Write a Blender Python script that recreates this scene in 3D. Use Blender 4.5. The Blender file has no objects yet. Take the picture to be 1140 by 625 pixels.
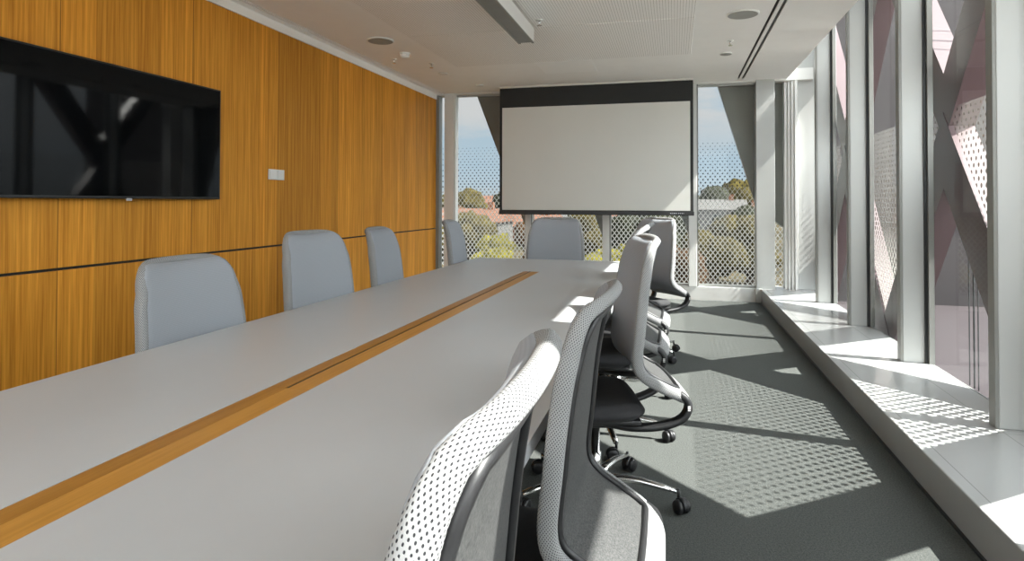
import bpy, bmesh, math, random
from math import sin, cos, pi, radians
from mathutils import Vector, Matrix, noise as mnoise

random.seed(7)
sc = bpy.context.scene
COL = sc.collection

# ------------------------------------------------------------------ helpers
def link(o, parent=None):
    COL.objects.link(o)
    if parent is not None:
        o.parent = parent
    return o

def mk(name, bm, mat, parent=None, smooth=False, loc=None):
    bmesh.ops.recalc_face_normals(bm, faces=bm.faces[:])
    me = bpy.data.meshes.new(name)
    bm.to_mesh(me)
    bm.free()
    if mat is not None:
        for m in (mat if isinstance(mat, (list, tuple)) else [mat]):
            me.materials.append(m)
    if smooth:
        me.polygons.foreach_set('use_smooth', [True] * len(me.polygons))
    o = bpy.data.objects.new(name, me)
    link(o, parent)
    if loc is not None:
        o.location = loc
    return o

def auto_smooth(o, ang=35):
    me = o.data
    me.polygons.foreach_set('use_smooth', [True] * len(me.polygons))
    bm = bmesh.new(); bm.from_mesh(me)
    for e in bm.edges:
        if len(e.link_faces) == 2 and e.calc_face_angle(0) > radians(ang):
            e.smooth = False
    bm.to_mesh(me); bm.free()
    return o

def thing(name, label, cat, loc=(0, 0, 0), rz=0, group=None):
    o = bpy.data.objects.new(name, None)
    o.empty_display_size = .1
    link(o)
    o.location = loc
    o.rotation_euler = (0, 0, rz)
    return tag(o, label, cat, group)

def tag(o, label, cat, group=None, kind=None):
    o['label'] = label
    o['category'] = cat
    if group: o['group'] = group
    if kind: o['kind'] = kind
    return o

def struct(name, bm, mat, label=None, smooth=False):
    o = mk(name, bm, mat, None, smooth)
    o['kind'] = 'structure'
    if label: o['label'] = label; o['category'] = name.split('_')[0]
    return o

def box(bm, x0, x1, y0, y1, z0, z1, bev=0, seg=2):
    vs = [bm.verts.new((x, y, z)) for x in (x0, x1) for y in (y0, y1) for z in (z0, z1)]
    idx = [(0, 1, 3, 2), (4, 6, 7, 5), (0, 4, 5, 1), (2, 3, 7, 6), (0, 2, 6, 4), (1, 5, 7, 3)]
    fs = [bm.faces.new([vs[i] for i in f]) for f in idx]
    if bev > 0:
        es = list({e for f in fs for e in f.edges})
        bmesh.ops.bevel(bm, geom=es, offset=bev, segments=seg, affect='EDGES', profile=.5)
    return bm

def bx(*a, **k):
    return box(bmesh.new(), *a, **k)

def prism(bm, pts, axis, a0, a1):
    """extrude a 2-D polygon along an axis. axis 'X': pts=(y,z); 'Y': pts=(x,z); 'Z': pts=(x,y)"""
    def v(p, a):
        return {'X': (a, p[0], p[1]), 'Y': (p[0], a, p[1]), 'Z': (p[0], p[1], a)}[axis]
    lo = [bm.verts.new(v(p, a0)) for p in pts]
    hi = [bm.verts.new(v(p, a1)) for p in pts]
    bm.faces.new(lo); bm.faces.new(hi[::-1])
    n = len(pts)
    for i in range(n):
        bm.faces.new([lo[i], lo[(i + 1) % n], hi[(i + 1) % n], hi[i]])
    return bm

def lathe(bm, prof, seg=24, c=(0, 0, 0), axis='Z'):
    rings = []
    for r, h in prof:
        ring = []
        for i in range(seg):
            a = 2 * pi * i / seg
            p = (r * cos(a), r * sin(a), h)
            if axis == 'X': p = (h, r * cos(a), r * sin(a))
            if axis == 'Y': p = (r * cos(a), h, r * sin(a))
            ring.append(bm.verts.new((p[0] + c[0], p[1] + c[1], p[2] + c[2])))
        rings.append(ring)
    for a, b in zip(rings, rings[1:]):
        for i in range(seg):
            bm.faces.new([a[i], a[(i + 1) % seg], b[(i + 1) % seg], b[i]])
    bm.faces.new(rings[0][::-1]); bm.faces.new(rings[-1])
    return bm

def sweep(bm, pts, sect, frames, closed=False, cap=True, uv=None, sizes=None):
    """sweep a 2-D section [(a,b)] along pts using frames [(A,B)]; returns"""
    rings = []
    for i, (p, (A, B)) in enumerate(zip(pts, frames)):
        k = sizes[i] if sizes else (1, 1)
        rings.append([bm.verts.new(p + A * (a * k[0]) + B * (b * k[1])) for a, b in sect])
    n = len(sect); m = len(rings)
    cum = [0.0]
    for i in range(1, m + 1):
        cum.append(cum[-1] + (pts[i % m] - pts[i - 1]).length)
    per = [0.0]
    for i in range(1, n + 1):
        q0 = Vector(sect[i - 1]); q1 = Vector(sect[i % n]); per.append(per[-1] + (q1 - q0).length)
    lay = bm.loops.layers.uv.verify() if uv else None
    for j in range(m if closed else m - 1):
        a, b = rings[j], rings[(j + 1) % m]
        for i in range(n):
            f = bm.faces.new([a[i], a[(i + 1) % n], b[(i + 1) % n], b[i]])
            if lay:
                for l, (uu, vv) in zip(f.loops, [(cum[j], per[i]), (cum[j], per[i + 1]), (cum[j + 1], per[i + 1]), (cum[j + 1], per[i])]):
                    l[lay].uv = (uu, vv)
    if not closed and cap:
        bm.faces.new(rings[0][::-1]); bm.faces.new(rings[-1])
    return bm

def tube(bm, pts, r, seg=10, closed=False, rs=None):
    pts = [Vector(p) for p in pts]
    n = len(pts)
    fr = []
    up = Vector((0, 0, 1))
    prevA = None
    for i in range(n):
        if closed:
            t = pts[(i + 1) % n] - pts[i - 1]
        else:
            t = pts[min(i + 1, n - 1)] - pts[max(i - 1, 0)]
        t.normalize()
        if prevA is None:
            A = t.cross(up)
            if A.length < .01: A = t.cross(Vector((1, 0, 0)))
        else:
            A = prevA - t * prevA.dot(t)
        A.normalize(); prevA = A
        fr.append((A, t.cross(A).normalized()))
    sect = [(r * cos(2 * pi * k / seg), r * sin(2 * pi * k / seg)) for k in range(seg)]
    return sweep(bm, pts, sect, fr, closed, sizes=[(k, k) for k in rs] if rs else None)

def interp(tab, x):
    if x <= tab[0][0]: return tab[0][1]
    for (a, fa), (b, fb) in zip(tab, tab[1:]):
        if x <= b:
            k = (x - a) / (b - a)
            return fa + (fb - fa) * k
    return tab[-1][1]

def catmull(P, n):
    """smooth polyline through points P with n samples per span"""
    P = [Vector(p) for p in P]
    Q = [P[0] * 2 - P[1]] + P + [P[-1] * 2 - P[-2]]
    out = []
    for i in range(1, len(Q) - 2):
        a, b, c, d = Q[i - 1], Q[i], Q[i + 1], Q[i + 2]
        for k in range(n):
            t = k / n
            out.append(.5 * ((2 * b) + (c - a) * t + (2 * a - 5 * b + 4 * c - d) * t * t + (3 * b - a - 3 * c + d) * t ** 3))
    out.append(P[-1].copy())
    return out

# ------------------------------------------------------------------ node helpers
def srgb(r, g, b):
    f = lambda c: (c / 255) / 12.92 if c / 255 <= .04045 else ((c / 255 + .055) / 1.055) ** 2.4
    return (f(r), f(g), f(b), 1)

class NT:
    def __init__(s, name):
        s.mat = bpy.data.materials.new(name)
        s.mat.use_nodes = True
        s.nt = s.mat.node_tree
        s.n = s.nt.nodes
        s.n.clear()
        s.out = s.n.new('ShaderNodeOutputMaterial')
    def node(s, t, **k):
        n = s.n.new(t)
        for a, v in k.items(): setattr(n, a, v)
        return n
    def l(s, a, b): s.nt.links.new(a, b)
    def m(s, op, a, b=None, c=None, clamp=False):
        n = s.node('ShaderNodeMath', operation=op, use_clamp=clamp)
        for i, v in enumerate((a, b, c)):
            if v is None: continue
            if isinstance(v, (int, float)): n.inputs[i].default_value = v
            else: s.l(v, n.inputs[i])
        return n.outputs[0]
    def mapr(s, v, a, b, c, d, smooth=False):
        n = s.node('ShaderNodeMapRange')
        if smooth: n.interpolation_type = 'SMOOTHSTEP'
        s.l(v, n.inputs[0])
        for i, x in enumerate((a, b, c, d)): n.inputs[i + 1].default_value = x
        return n.outputs[0]
    def mix(s, f, a, b, blend='MIX'):
        n = s.node('ShaderNodeMix', data_type='RGBA', blend_type=blend)
        for sock, v in ((n.inputs[0], f), (n.inputs[6], a), (n.inputs[7], b)):
            if isinstance(v, (int, float)): sock.default_value = v
            elif isinstance(v, tuple): sock.default_value = v
            else: s.l(v, sock)
        return n.outputs[2]
    def pos(s):
        g = s.node('ShaderNodeNewGeometry')
        x = s.node('ShaderNodeSeparateXYZ')
        s.l(g.outputs['Position'], x.inputs[0])
        return g.outputs['Position'], x.outputs[0], x.outputs[1], x.outputs[2]
    def objc(s):
        g = s.node('ShaderNodeTexCoord')
        return g.outputs['Object']
    def vmul(s, v, k):
        n = s.node('ShaderNodeVectorMath', operation='MULTIPLY')
        s.l(v, n.inputs[0]); n.inputs[1].default_value = k
        return n.outputs[0]
    def noise(s, v, scale, detail=3, rough=.5):
        n = s.node('ShaderNodeTexNoise')
        if v is not None: s.l(v, n.inputs['Vector'])
        n.inputs['Scale'].default_value = scale
        n.inputs['Detail'].default_value = detail
        n.inputs['Roughness'].default_value = rough
        return n.outputs['Fac']
    def bump(s, h, strength=.3, dist=.01):
        n = s.node('ShaderNodeBump')
        s.l(h, n.inputs['Height'])
        n.inputs['Strength'].default_value = strength
        n.inputs['Distance'].default_value = dist
        return n.outputs[0]
    def bsdf(s, color, rough=.5, metal=0, spec=.5, normal=None, out=True, coat=0, trans=0):
        b = s.node('ShaderNodeBsdfPrincipled')
        for k, v in (('Base Color', color), ('Roughness', rough), ('Metallic', metal), ('Specular IOR Level', spec), ('Coat Weight', coat)):
            if isinstance(v, (int, float, tuple)): b.inputs[k].default_value = v
            else: s.l(v, b.inputs[k])
        if normal is not None: s.l(normal, b.inputs['Normal'])
        if out: s.l(b.outputs[0], s.out.inputs[0])
        return b.outputs[0]

def plain(name, col, rough=.5, metal=0, spec=.5, var=.06, vscale=6, bump=0, bscale=200, coat=0):
    t = NT(name)
    o = t.objc()
    f = t.noise(o, vscale, 3)
    c = t.mix(t.mapr(f, .3, .7, 0, 1), tuple(x * (1 - var) for x in col[:3]) + (1,), tuple(min(1, x * (1 + var)) for x in col[:3]) + (1,))
    nrm = t.bump(t.noise(o, bscale, 2), bump, .002) if bump else None
    t.bsdf(c, rough, metal, spec, nrm, coat=coat)
    return t.mat

MAT = {}
MAT['paint'] = plain('white_paint', (.66, .655, .63, 1), .55, var=.015)
MAT['ceiling'] = plain('ceiling_paint', (.90, .89, .87, 1), .6, var=.012)
MAT['alu_white'] = plain('white_powder_coat', (.41, .415, .40, 1), .38, var=.01)
MAT['alu_grey'] = plain('grey_anodised', (.20, .20, .185, 1), .4, var=.02)
MAT['gasket'] = plain('black_gasket', (.012, .013, .013, 1), .5)
MAT['black'] = plain('black_plastic', (.012, .012, .013, 1), .42, var=.1)
MAT['black_cloth'] = plain('black_screen_cloth', (.020, .021, .021, 1), .85, var=.04)
MAT['screen'] = plain('projection_cloth', (.62, .62, .585, 1), .9, var=.012, vscale=2)
MAT['chrome'] = plain('polished_aluminium', (.62, .62, .61, 1), .16, metal=1, var=.03)
MAT['grille'] = plain('speaker_grille', (.33, .33, .31, 1), .7, var=.05)
MAT['plastic_white'] = plain('white_plastic', (.74, .74, .72, 1), .35, var=.01)
MAT['seat'] = plain('black_seat_fabric', (.022, .022, .024, 1), .9, var=.12, vscale=60, bump=.3, bscale=900)
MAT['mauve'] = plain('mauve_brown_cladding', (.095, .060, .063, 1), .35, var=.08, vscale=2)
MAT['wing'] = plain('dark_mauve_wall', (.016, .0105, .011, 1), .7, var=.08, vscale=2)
MAT['dark_panel'] = plain('dark_bronze_cladding', (.21, .195, .175, 1), .3, var=.08, vscale=2)
MAT['tv_body'] = plain('black_bezel', (.008, .008, .009, 1), .3)
MAT['silver'] = plain('silver_badge', (.5, .5, .52, 1), .3, metal=.6)

def tv_glass():
    t = NT('dark_television_glass')
    t.bsdf((.0025, .003, .0035, 1), .045, spec=.12)
    return t.mat
MAT['tv_glass'] = tv_glass()

def glass(name, tint=(.955, .97, .965, 1), ior=1.45, refl=.9):
    t = NT(name)
    fr = t.node('ShaderNodeFresnel'); fr.inputs[0].default_value = ior
    tr = t.node('ShaderNodeBsdfTransparent'); tr.inputs[0].default_value = tint
    gl = t.node('ShaderNodeBsdfGlossy'); gl.inputs['Roughness'].default_value = 0.0; gl.inputs[0].default_value = (1, 1, 1, 1)
    mx = t.node('ShaderNodeMixShader')
    ge = t.node('ShaderNodeNewGeometry')
    t.l(t.m('MULTIPLY', fr.outputs[0], t.m('MULTIPLY', t.m('SUBTRACT', 1, ge.outputs['Backfacing']), refl)), mx.inputs[0])
    t.l(tr.outputs[0], mx.inputs[1]); t.l(gl.outputs[0], mx.inputs[2])
    t.l(mx.outputs[0], t.out.inputs[0])
    return t.mat
MAT['glass'] = glass('coated_window_glass', refl=.3)

def frit(name, axis, ztop, dotc, linec, veil=0.0, end=False):
    t = NT(name)
    _, X, Y, Z = t.pos()
    U = X if axis == 'X' else Y
    p, q = .0625, .082
    a = t.m('DIVIDE', U, p); b = t.m('DIVIDE', Z, q)
    s = t.m('ADD', a, b); d = t.m('SUBTRACT', a, b)
    e1 = t.m('SUBTRACT', t.m('FRACT', t.m('ADD', s, 100)), .5)
    e2 = t.m('SUBTRACT', t.m('FRACT', t.m('ADD', d, 100)), .5)
    u = t.m('MULTIPLY', t.m('ADD', e1, e2), p / 2)
    w = t.m('MULTIPLY', t.m('SUBTRACT', e1, e2), q / 2 * .8)
    r = t.m('SQRT', t.m('ADD', t.m('MULTIPLY', u, u), t.m('MULTIPLY', w, w)))
    if end:
        R = t.m('MINIMUM', t.mapr(Z, 1.0, 1.30, 0, .0115), t.mapr(Z, 1.30, ztop, .0115, .0045))
        L = t.m('MULTIPLY', t.mapr(Z, .75, 1.42, .135, .035), t.m('LESS_THAN', Z, 1.42))
    else:
        R = t.mapr(Z, .75, ztop, .0185, .0065)
        L = t.mapr(Z, .55, 1.0, .125, .0)
    dot = t.m('MULTIPLY', t.m('LESS_THAN', r, R), t.m('LESS_THAN', Z, ztop))
    ln = t.m('LESS_THAN', t.m('MINIMUM', t.m('ABSOLUTE', e1), t.m('ABSOLUTE', e2)), L)
    op = t.m('MAXIMUM', t.m('MAXIMUM', dot, ln), veil)
    col = t.mix(t.m('MULTIPLY', dot, t.m('SUBTRACT', 1, ln)), linec, dotc)
    df = t.node('ShaderNodeBsdfDiffuse'); t.l(col, df.inputs[0])
    tl = t.node('ShaderNodeBsdfTranslucent'); t.l(col, tl.inputs[0])
    m1 = t.node('ShaderNodeMixShader'); m1.inputs[0].default_value = .3
    t.l(df.outputs[0], m1.inputs[1]); t.l(tl.outputs[0], m1.inputs[2])
    tr = t.node('ShaderNodeBsdfTransparent')
    mx = t.node('ShaderNodeMixShader')
    t.l(op, mx.inputs[0]); t.l(tr.outputs[0], mx.inputs[1]); t.l(m1.outputs[0], mx.inputs[2])
    t.l(mx.outputs[0], t.out.inputs[0])
    return t.mat
MAT['frit_side'] = frit('dotted_screen_side', 'Y', 1.84, (.10, .085, .075, 1), (.55, .54, .50, 1), .16)
MAT['frit_end'] = frit('dotted_screen_end', 'X', 2.03, (.05, .05, .05, 1), (.50, .49, .475, 1), 0.0, True)

def wood_wall():
    t = NT('veneer_wall_panels')
    P, X, Y, Z = t.pos()
    k = t.m('DIVIDE', t.m('SUBTRACT', Y, 2.603), .95)
    cell = t.m('FLOOR', k)
    fr = t.m('FRACT', t.m('ADD', k, 100))
    # veneer leaves of uneven width inside a panel
    leaf = t.m('FLOOR', t.m('ADD', t.m('MULTIPLY', k, 5.3), t.m('MULTIPLY', t.m('SINE', t.m('MULTIPLY', k, 7.0)), .8)))
    wn = t.node('ShaderNodeTexWhiteNoise', noise_dimensions='2D')
    cx = t.node('ShaderNodeCombineXYZ'); t.l(leaf, cx.inputs[0]); t.l(cell, cx.inputs[1])
    t.l(cx.outputs[0], wn.inputs['Vector'])
    wn2 = t.node('ShaderNodeTexWhiteNoise', noise_dimensions='1D'); t.l(t.m('ADD', cell, 3.1), wn2.inputs['W'])
    mp = t.vmul(P, (1, 60, 1.1))
    off = t.node('ShaderNodeVectorMath', operation='ADD'); t.l(mp, off.inputs[0])
    cz = t.node('ShaderNodeCombineXYZ'); t.l(t.m('MULTIPLY', leaf, 3.7), cz.inputs[2]); t.l(cz.outputs[0], off.inputs[1])
    g1 = t.noise(off.outputs[0], 1.0, 4, .55)
    g2 = t.noise(t.vmul(P, (1, 260, 4)), 1.0, 3, .6)
    g = t.m('ADD', t.m('MULTIPLY', g1, .65), t.m('MULTIPLY', g2, .35))
    base = t.mix(t.mapr(g, .34, .66, 0, 1), (.44, .158, .012, 1), (.80, .37, .05, 1))
    tone = t.m('ADD', t.mapr(wn.outputs[0], 0, 1, .86, 1.1), t.mapr(wn2.outputs[0], 0, 1, -.13, .14))
    c = t.mix(1.0, base, (1, 1, 1, 1), 'MULTIPLY')
    hs = t.node('ShaderNodeVectorMath', operation='SCALE'); t.l(c, hs.inputs[0]); t.l(tone, hs.inputs['Scale'])
    seam = t.m('MAXIMUM', t.m('LESS_THAN', fr, .0035), t.m('GREATER_THAN', fr, .9985))
    col = t.mix(t.m('MULTIPLY', seam, .75), hs.outputs[0], (.05, .025, .008, 1))
    t.bsdf(col, .5, spec=.18, normal=t.bump(g2, .08, .002))
    return t.mat
MAT['wood_wall'] = wood_wall()

def wood_board(name, ca, cb):
    t = NT(name)
    P, X, Y, Z = t.pos()
    g = t.noise(t.vmul(P, (90, 2.2, 20)), 1.0, 4, .6)
    g2 = t.noise(t.vmul(P, (300, 8, 20)), 1.0, 2, .6)
    f = t.mapr(t.m('ADD', t.m('MULTIPLY', g, .6), t.m('MULTIPLY', g2, .4)), .3, .7, 0, 1)
    t.bsdf(t.mix(f, ca, cb), .4, spec=.4)
    return t.mat
MAT['inlay_dark'] = wood_board('inlay_veneer_brown', (.25, .108, .018, 1), (.37, .175, .036, 1))
MAT['inlay_light'] = wood_board('inlay_veneer_honey', (.34, .155, .026, 1), (.50, .25, .055, 1))
MAT['leg_wood'] = wood_board('oak_table_leg', (.34, .18, .05, 1), (.46, .26, .09, 1))

def tabletop():
    t = NT('grey_white_laminate')
    o = t.objc()
    f = t.noise(t.vmul(o, (1, .35, 1)), 3, 4, .6)
    c = t.mix(t.mapr(f, .3, .7, 0, 1), (.40, .41, .42, 1), (.435, .445, .455, 1))
    t.bsdf(c, t.mapr(f, .3, .7, .34, .42), spec=.42)
    return t.mat
MAT['table'] = tabletop()
MAT['table_edge'] = plain('table_edge_band', (.60, .58, .56, 1), .45, var=.01)

def carpet():
    t = NT('grey_green_carpet')
    P, X, Y, Z = t.pos()
    n1 = t.noise(P, 150, 3, .75)
    n2 = t.noise(P, 420, 2, .6)
    n3 = t.noise(P, 3, 3, .5)
    f = t.m('ADD', t.m('MULTIPLY', n1, .6), t.m('MULTIPLY', n2, .4))
    c = t.mix(t.mapr(f, .35, .65, 0, 1), (.038, .042, .041, 1), (.128, .134, .126, 1))
    c = t.mix(t.mapr(n3, .35, .65, 0, .14), c, (.07, .075, .072, 1))
    t.bsdf(c, .95, spec=.1, normal=t.bump(f, .9, .006))
    return t.mat
MAT['carpet'] = carpet()

def bench_mat():
    t = NT('glossy_white_ledge')
    P, X, Y, Z = t.pos()
    def line(v, at, w): return t.m('LESS_THAN', t.m('ABSOLUTE', t.m('SUBTRACT', v, at)), w)
    ln = t.m('MAXIMUM', line(X, 1.062, .0022), line(X, 1.446, .0022))
    fy = t.m('FRACT', t.m('ADD', t.m('DIVIDE', t.m('SUBTRACT', Y, 3.30), 1.2463), 100))
    ln = t.m('MAXIMUM', ln, t.m('LESS_THAN', fy, .003))
    up = t.m('GREATER_THAN', Z, .1645)
    c = t.mix(t.m('MULTIPLY', t.m('MULTIPLY', ln, up), .55), (.40, .405, .40, 1), (.15, .15, .15, 1))
    t.bsdf(c, .10, spec=.75)
    return t.mat
MAT['bench'] = bench_mat()

def acoustic():
    t = NT('slotted_acoustic_panel')
    P, X, Y, Z = t.pos()
    fx = t.m('FRACT', t.m('ADD', t.m('DIVIDE', X, .0215), 500))
    fy = t.m('FRACT', t.m('ADD', t.m('DIVIDE', Y, .03), 500))
    slot = t.m('MULTIPLY', t.m('LESS_THAN', fx, .26), t.m('LESS_THAN', fy, .8))
    c = t.mix(slot, (.90, .885, .865, 1), (.60, .585, .56, 1))
    t.bsdf(c, .55)
    return t.mat
MAT['acoustic'] = acoustic()

def knit():
    """perforated light knit on the chair back ring: UV in metres"""
    t = NT('perforated_light_knit')
    uv = t.node('ShaderNodeUVMap')
    sx = t.node('ShaderNodeSeparateXYZ'); t.l(uv.outputs[0], sx.inputs[0])
    p, q = .0078, .0062
    a = t.m('DIVIDE', sx.outputs[0], p); b = t.m('DIVIDE', sx.outputs[1], q)
    ca = t.m('COSINE', t.m('MULTIPLY', a, pi)); cb = t.m('COSINE', t.m('MULTIPLY', b, pi))
    v = t.m('ABSOLUTE', t.m('MULTIPLY', ca, cb))
    sa = t.m('SINE', t.m('MULTIPLY', a, pi)); sb = t.m('SINE', t.m('MULTIPLY', b, pi))
    v2 = t.m('ABSOLUTE', t.m('MULTIPLY', sa, sb))
    h = t.m('MAXIMUM', v, v2)
    hole = t.mapr(h, .80, .93, 0, 1, True)
    c = t.mix(hole, (.27, .272, .272, 1), (.024, .024, .027, 1))
    t.bsdf(c, .85, spec=.2, normal=t.bump(t.m('SUBTRACT', 1, hole), .5, .0015))
    return t.mat
MAT['knit'] = knit()

def fabric(name, ca, cb, scale):
    t = NT(name)
    o = t.objc()
    w = t.node('ShaderNodeTexWave'); t.l(o, w.inputs[0])
    w.inputs['Scale'].default_value = scale; w.bands_direction = 'Z'
    w2 = t.node('ShaderNodeTexWave'); t.l(o, w2.inputs[0])
    w2.inputs['Scale'].default_value = scale; w2.bands_direction = 'X'
    f = t.m('MULTIPLY', w.outputs['Fac'], w2.outputs['Fac'])
    c = t.mix(f, ca, cb)
    t.bsdf(c, .85, spec=.15)
    return t.mat
MAT['back_front'] = fabric('light_grey_mesh_fabric', (.26, .275, .30, 1), (.31, .33, .355, 1), 60)
def rearmesh():
    t = NT('dark_grey_rear_mesh')
    o = t.objc()
    f = t.noise(o, 260, 3, .7)
    c = t.mix(t.mapr(f, .35, .7, 0, 1), (.022, .023, .024, 1), (.085, .085, .083, 1))
    t.bsdf(c, .6, spec=.4)
    return t.mat
MAT['back_rear'] = rearmesh()

# ------------------------------------------------------------------ room dimensions
WL, HL, ZB = -3.188, 2.624, .843       # wood wall plane, its top, its black joint
H = 2.70
EY = 8.05                              # end wall
YB = -1.6                              # wall behind the camera
BX, BZ = 1.009, .165                   # window ledge
GX = 1.604                             # side glass plane
FINY = [3.366 + 1.2463 * k for k in range(-4, 4)]
TOPZ = 3.15

# floor
bm = bmesh.new(); box(bm, WL - .1, BX + .06, YB, EY + .1, -.2, 0)
struct('floor', bm, MAT['carpet'], 'dark grey-green carpet floor with dotted sun patches')

# wood wall : upper and lower boards with recessed black joint, thickness to the left
bm = bmesh.new()
box(bm, WL - .05, WL, YB, EY - .01, ZB + .008, HL)
box(bm, WL - .05, WL, YB, EY - .01, 0.0, ZB - .008)
struct('wall_left', bm, MAT['wood_wall'], 'honey brown veneer panel wall on the left')
bm = bx(WL - .09, WL - .02, YB, EY - .012, ZB - .012, ZB + .012)
struct('trim_1', bm, MAT['gasket'], 'thin black joint line across the wood wall')
bm = bmesh.new(); box(bm, WL - .25, WL - .05, YB, EY + .2, -.2, TOPZ)
struct('wall_outer', bm, MAT['paint'])
# back wall behind the camera, opened up to let added fill light in
bm = bmesh.new()
box(bm, WL - .2, GX + .1, YB - .15, YB, -.2, .45)
box(bm, WL - .2, GX + .1, YB - .15, YB, 2.62, TOPZ)
for xx in (WL - .2, -1.62, .0, GX - .02):
    box(bm, xx, xx + .12, YB - .15, YB, .45, 2.62)
struct('wall_back', bm, MAT['paint'])
struct('window_20', bx(WL - .1, GX, YB - .09, YB - .08, .45, 2.62), MAT['glass'])  # unseen rear glazing, added to light the screen and fins

# ceiling: slab with cornice on the left and free edge to the window slot on the right
bm = bmesh.new(); box(bm, WL + .14, .745 - .012, YB, EY + .05, H, H + .12)
box(bm, .758, .785, YB, EY + .05, H, H + .011)
box(bm, .811, 1.31, YB, EY + .05, H, H + .12)
box(bm, .70, .85, 7.945, EY + .05, H + .001, H + .12)
struct('ceiling', bm, MAT['ceiling'], 'white plasterboard ceiling')
struct('ceiling_slab', bx(WL - .2, 1.31, YB - .1, EY + .3, H + .12, TOPZ), MAT['paint'])
struct('ceiling_slot_shade', bx(.752, .818, YB, 7.945, H + .012, H + .119), MAT['gasket'], 'black fill for the shade inside the double air slot along the ceiling')  # solid black box put in so the slot depth reads dark
# cornice with groove, at wood wall top
bm = bmesh.new()
box(bm, WL - .05, WL + .012, YB, EY - .01, HL + .001, H + .12)
box(bm, WL + .012, WL + .075, YB, EY - .005, H - .004, H + .12)
box(bm, WL + .092, WL + .108, YB, EY - .005, H - .002, H + .12)
box(bm, WL + .122, WL + .14, YB, EY - .005, H, H + .12)
struct('trim_2', bm, MAT['ceiling'], 'white cornice with fine grooves above the wood wall')
struct('trim_3', bx(WL + .07, WL + .145, YB, EY - .01, H + .05, H + .1), MAT['gasket'])

# acoustic slotted ceiling panels (flush, slightly proud)
for i, (y0, y1) in enumerate([(-1.40, -.03), (-.02, 1.27), (1.28, 2.56), (2.57, 3.855), (3.865, 5.15), (5.16, 6.44)]):
    o = struct('ceiling_panel', bx(-2.32, .16, y0, y1, H - .008, H - .0005, bev=.002, seg=1), MAT['acoustic'])
    if i in (3, 4, 5): o['label'] = ['nearest slotted acoustic ceiling panel at the top edge', 'slotted acoustic ceiling panel over the pendant lamp end', 'slotted acoustic ceiling panel nearest the window wall'][i - 3]; o['category'] = 'ceiling'
# access hatch
o = struct('ceiling_hatch', bx(-1.44, -.84, 6.46, 7.05, H - .006, H - .0005, bev=.002, seg=1), plain('hatch_paint', (.93, .925, .91, 1), .35, var=.005), 'smooth white access hatch in the ceiling before the screen')

# end wall -----------------------------------------------------------------
MULL = [(-3.065, -2.925), (-1.919, -1.845), (-.896, -.81), (.172, .268)]
bm = bx(WL - .05, 1.0, EY, EY + .14, -.1, BZ, bev=.004)
struct('wall_end', bm, MAT['paint'], 'low white plinth under the end windows')
struct('trim_4', bx(.945, 1.03, EY - .035, EY + .02, 0, BZ + .004, bev=.004), MAT['alu_white'], 'short white plinth end piece beside the ledge')
struct('trim_5', bx(WL - .05, 1.6, EY - .005, EY + .2, H - .02, H + .12), MAT['paint'], 'white head frame over the end windows')
for k, (a, b) in enumerate(MULL):
    bm = bmesh.new()
    box(bm, a, b, EY - .012, EY + .12, BZ, H, bev=.004)
    o = struct('trim_%d' % (6 + k), bm, MAT['paint'], ['white window post beside the wood wall', 'white window post left of the end chair', 'white window post right of the end chair', 'white window post right of the projector screen'][k])
    mk('reveal', bx(b + .001, b + .018, EY + .0, EY + .12, BZ, H - .021), MAT['alu_grey'] if k != 0 else MAT['paint'], o)
struct('trim_10', bx(WL - .04, WL + .045, EY - .01, EY + .12, BZ, H - .021, bev=.003), MAT['alu_grey'], 'narrow grey post at the end of the wood wall')
panes = [(WL + .045, -3.065), (-2.925 + .018, -1.919), (-1.845 + .018, -.896), (-.81 + .018, .172), (.268 + .018, .958)]
WLAB = ['narrow window strip beside the wood wall', 'end window left of the projector screen', 'end window behind the end chair', 'end window behind the clustered right-hand chairs', 'end window right of the projector screen']
for k, (a, b) in enumerate(panes):
    o = struct('window_%d' % (k + 1), bx(a, b, EY + .055, EY + .067, BZ, H - .02), MAT['glass'], WLAB[k])
    if k:
        bm = bmesh.new(); box(bm, a, b, EY + .045, EY + .09, BZ - .002, BZ + .03); box(bm, a, b, EY + .045, EY + .09, H - .045, H - .021)
        mk('window_frame', bm, MAT['alu_white'], o)
# corner column and corner post
struct('trim_11', bx(.958, 1.171, EY - .02, EY + .16, BZ - .15, H, bev=.004), MAT['alu_white'], 'broad white column at the end of the window ledge')
struct('window_6', bx(1.171, 1.29, EY + .13, EY + .142, BZ, TOPZ), MAT['glass'], 'narrow dark corner window strip')
bm = bmesh.new()
for i in range(4):
    box(bm, 1.29 + i * .035, 1.322 + i * .035, EY + .06 - .02 * i, EY + .2, BZ, TOPZ, bev=.003)
struct('trim_12', bm, MAT['paint'], 'pale ribbed corner post')

# exterior end screen : dotted panels + dark raking panels + white ledge grate
SY = 8.80
for k, (a, b) in enumerate([(WL - .5, -1.95), (-1.95, -.853), (-.853, .25), (.25, 1.45)]):
    bm = bmesh.new()
    vs = [bm.verts.new(p) for p in ((a, SY, .05), (b, SY, .05), (b, SY, 2.04), (a, SY, 2.04))]
    bm.faces.new(vs)
    o = mk('dotted_screen', bm, MAT['frit_end'])
    tag(o, ['perforated white screen outside the window left of the projector screen', 'perforated white screen outside behind the end chair',
            'perforated white screen outside behind the clustered chairs', 'perforated white screen outside right of the projector screen'][k], 'screen')
    o['kind'] = 'structure'
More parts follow.
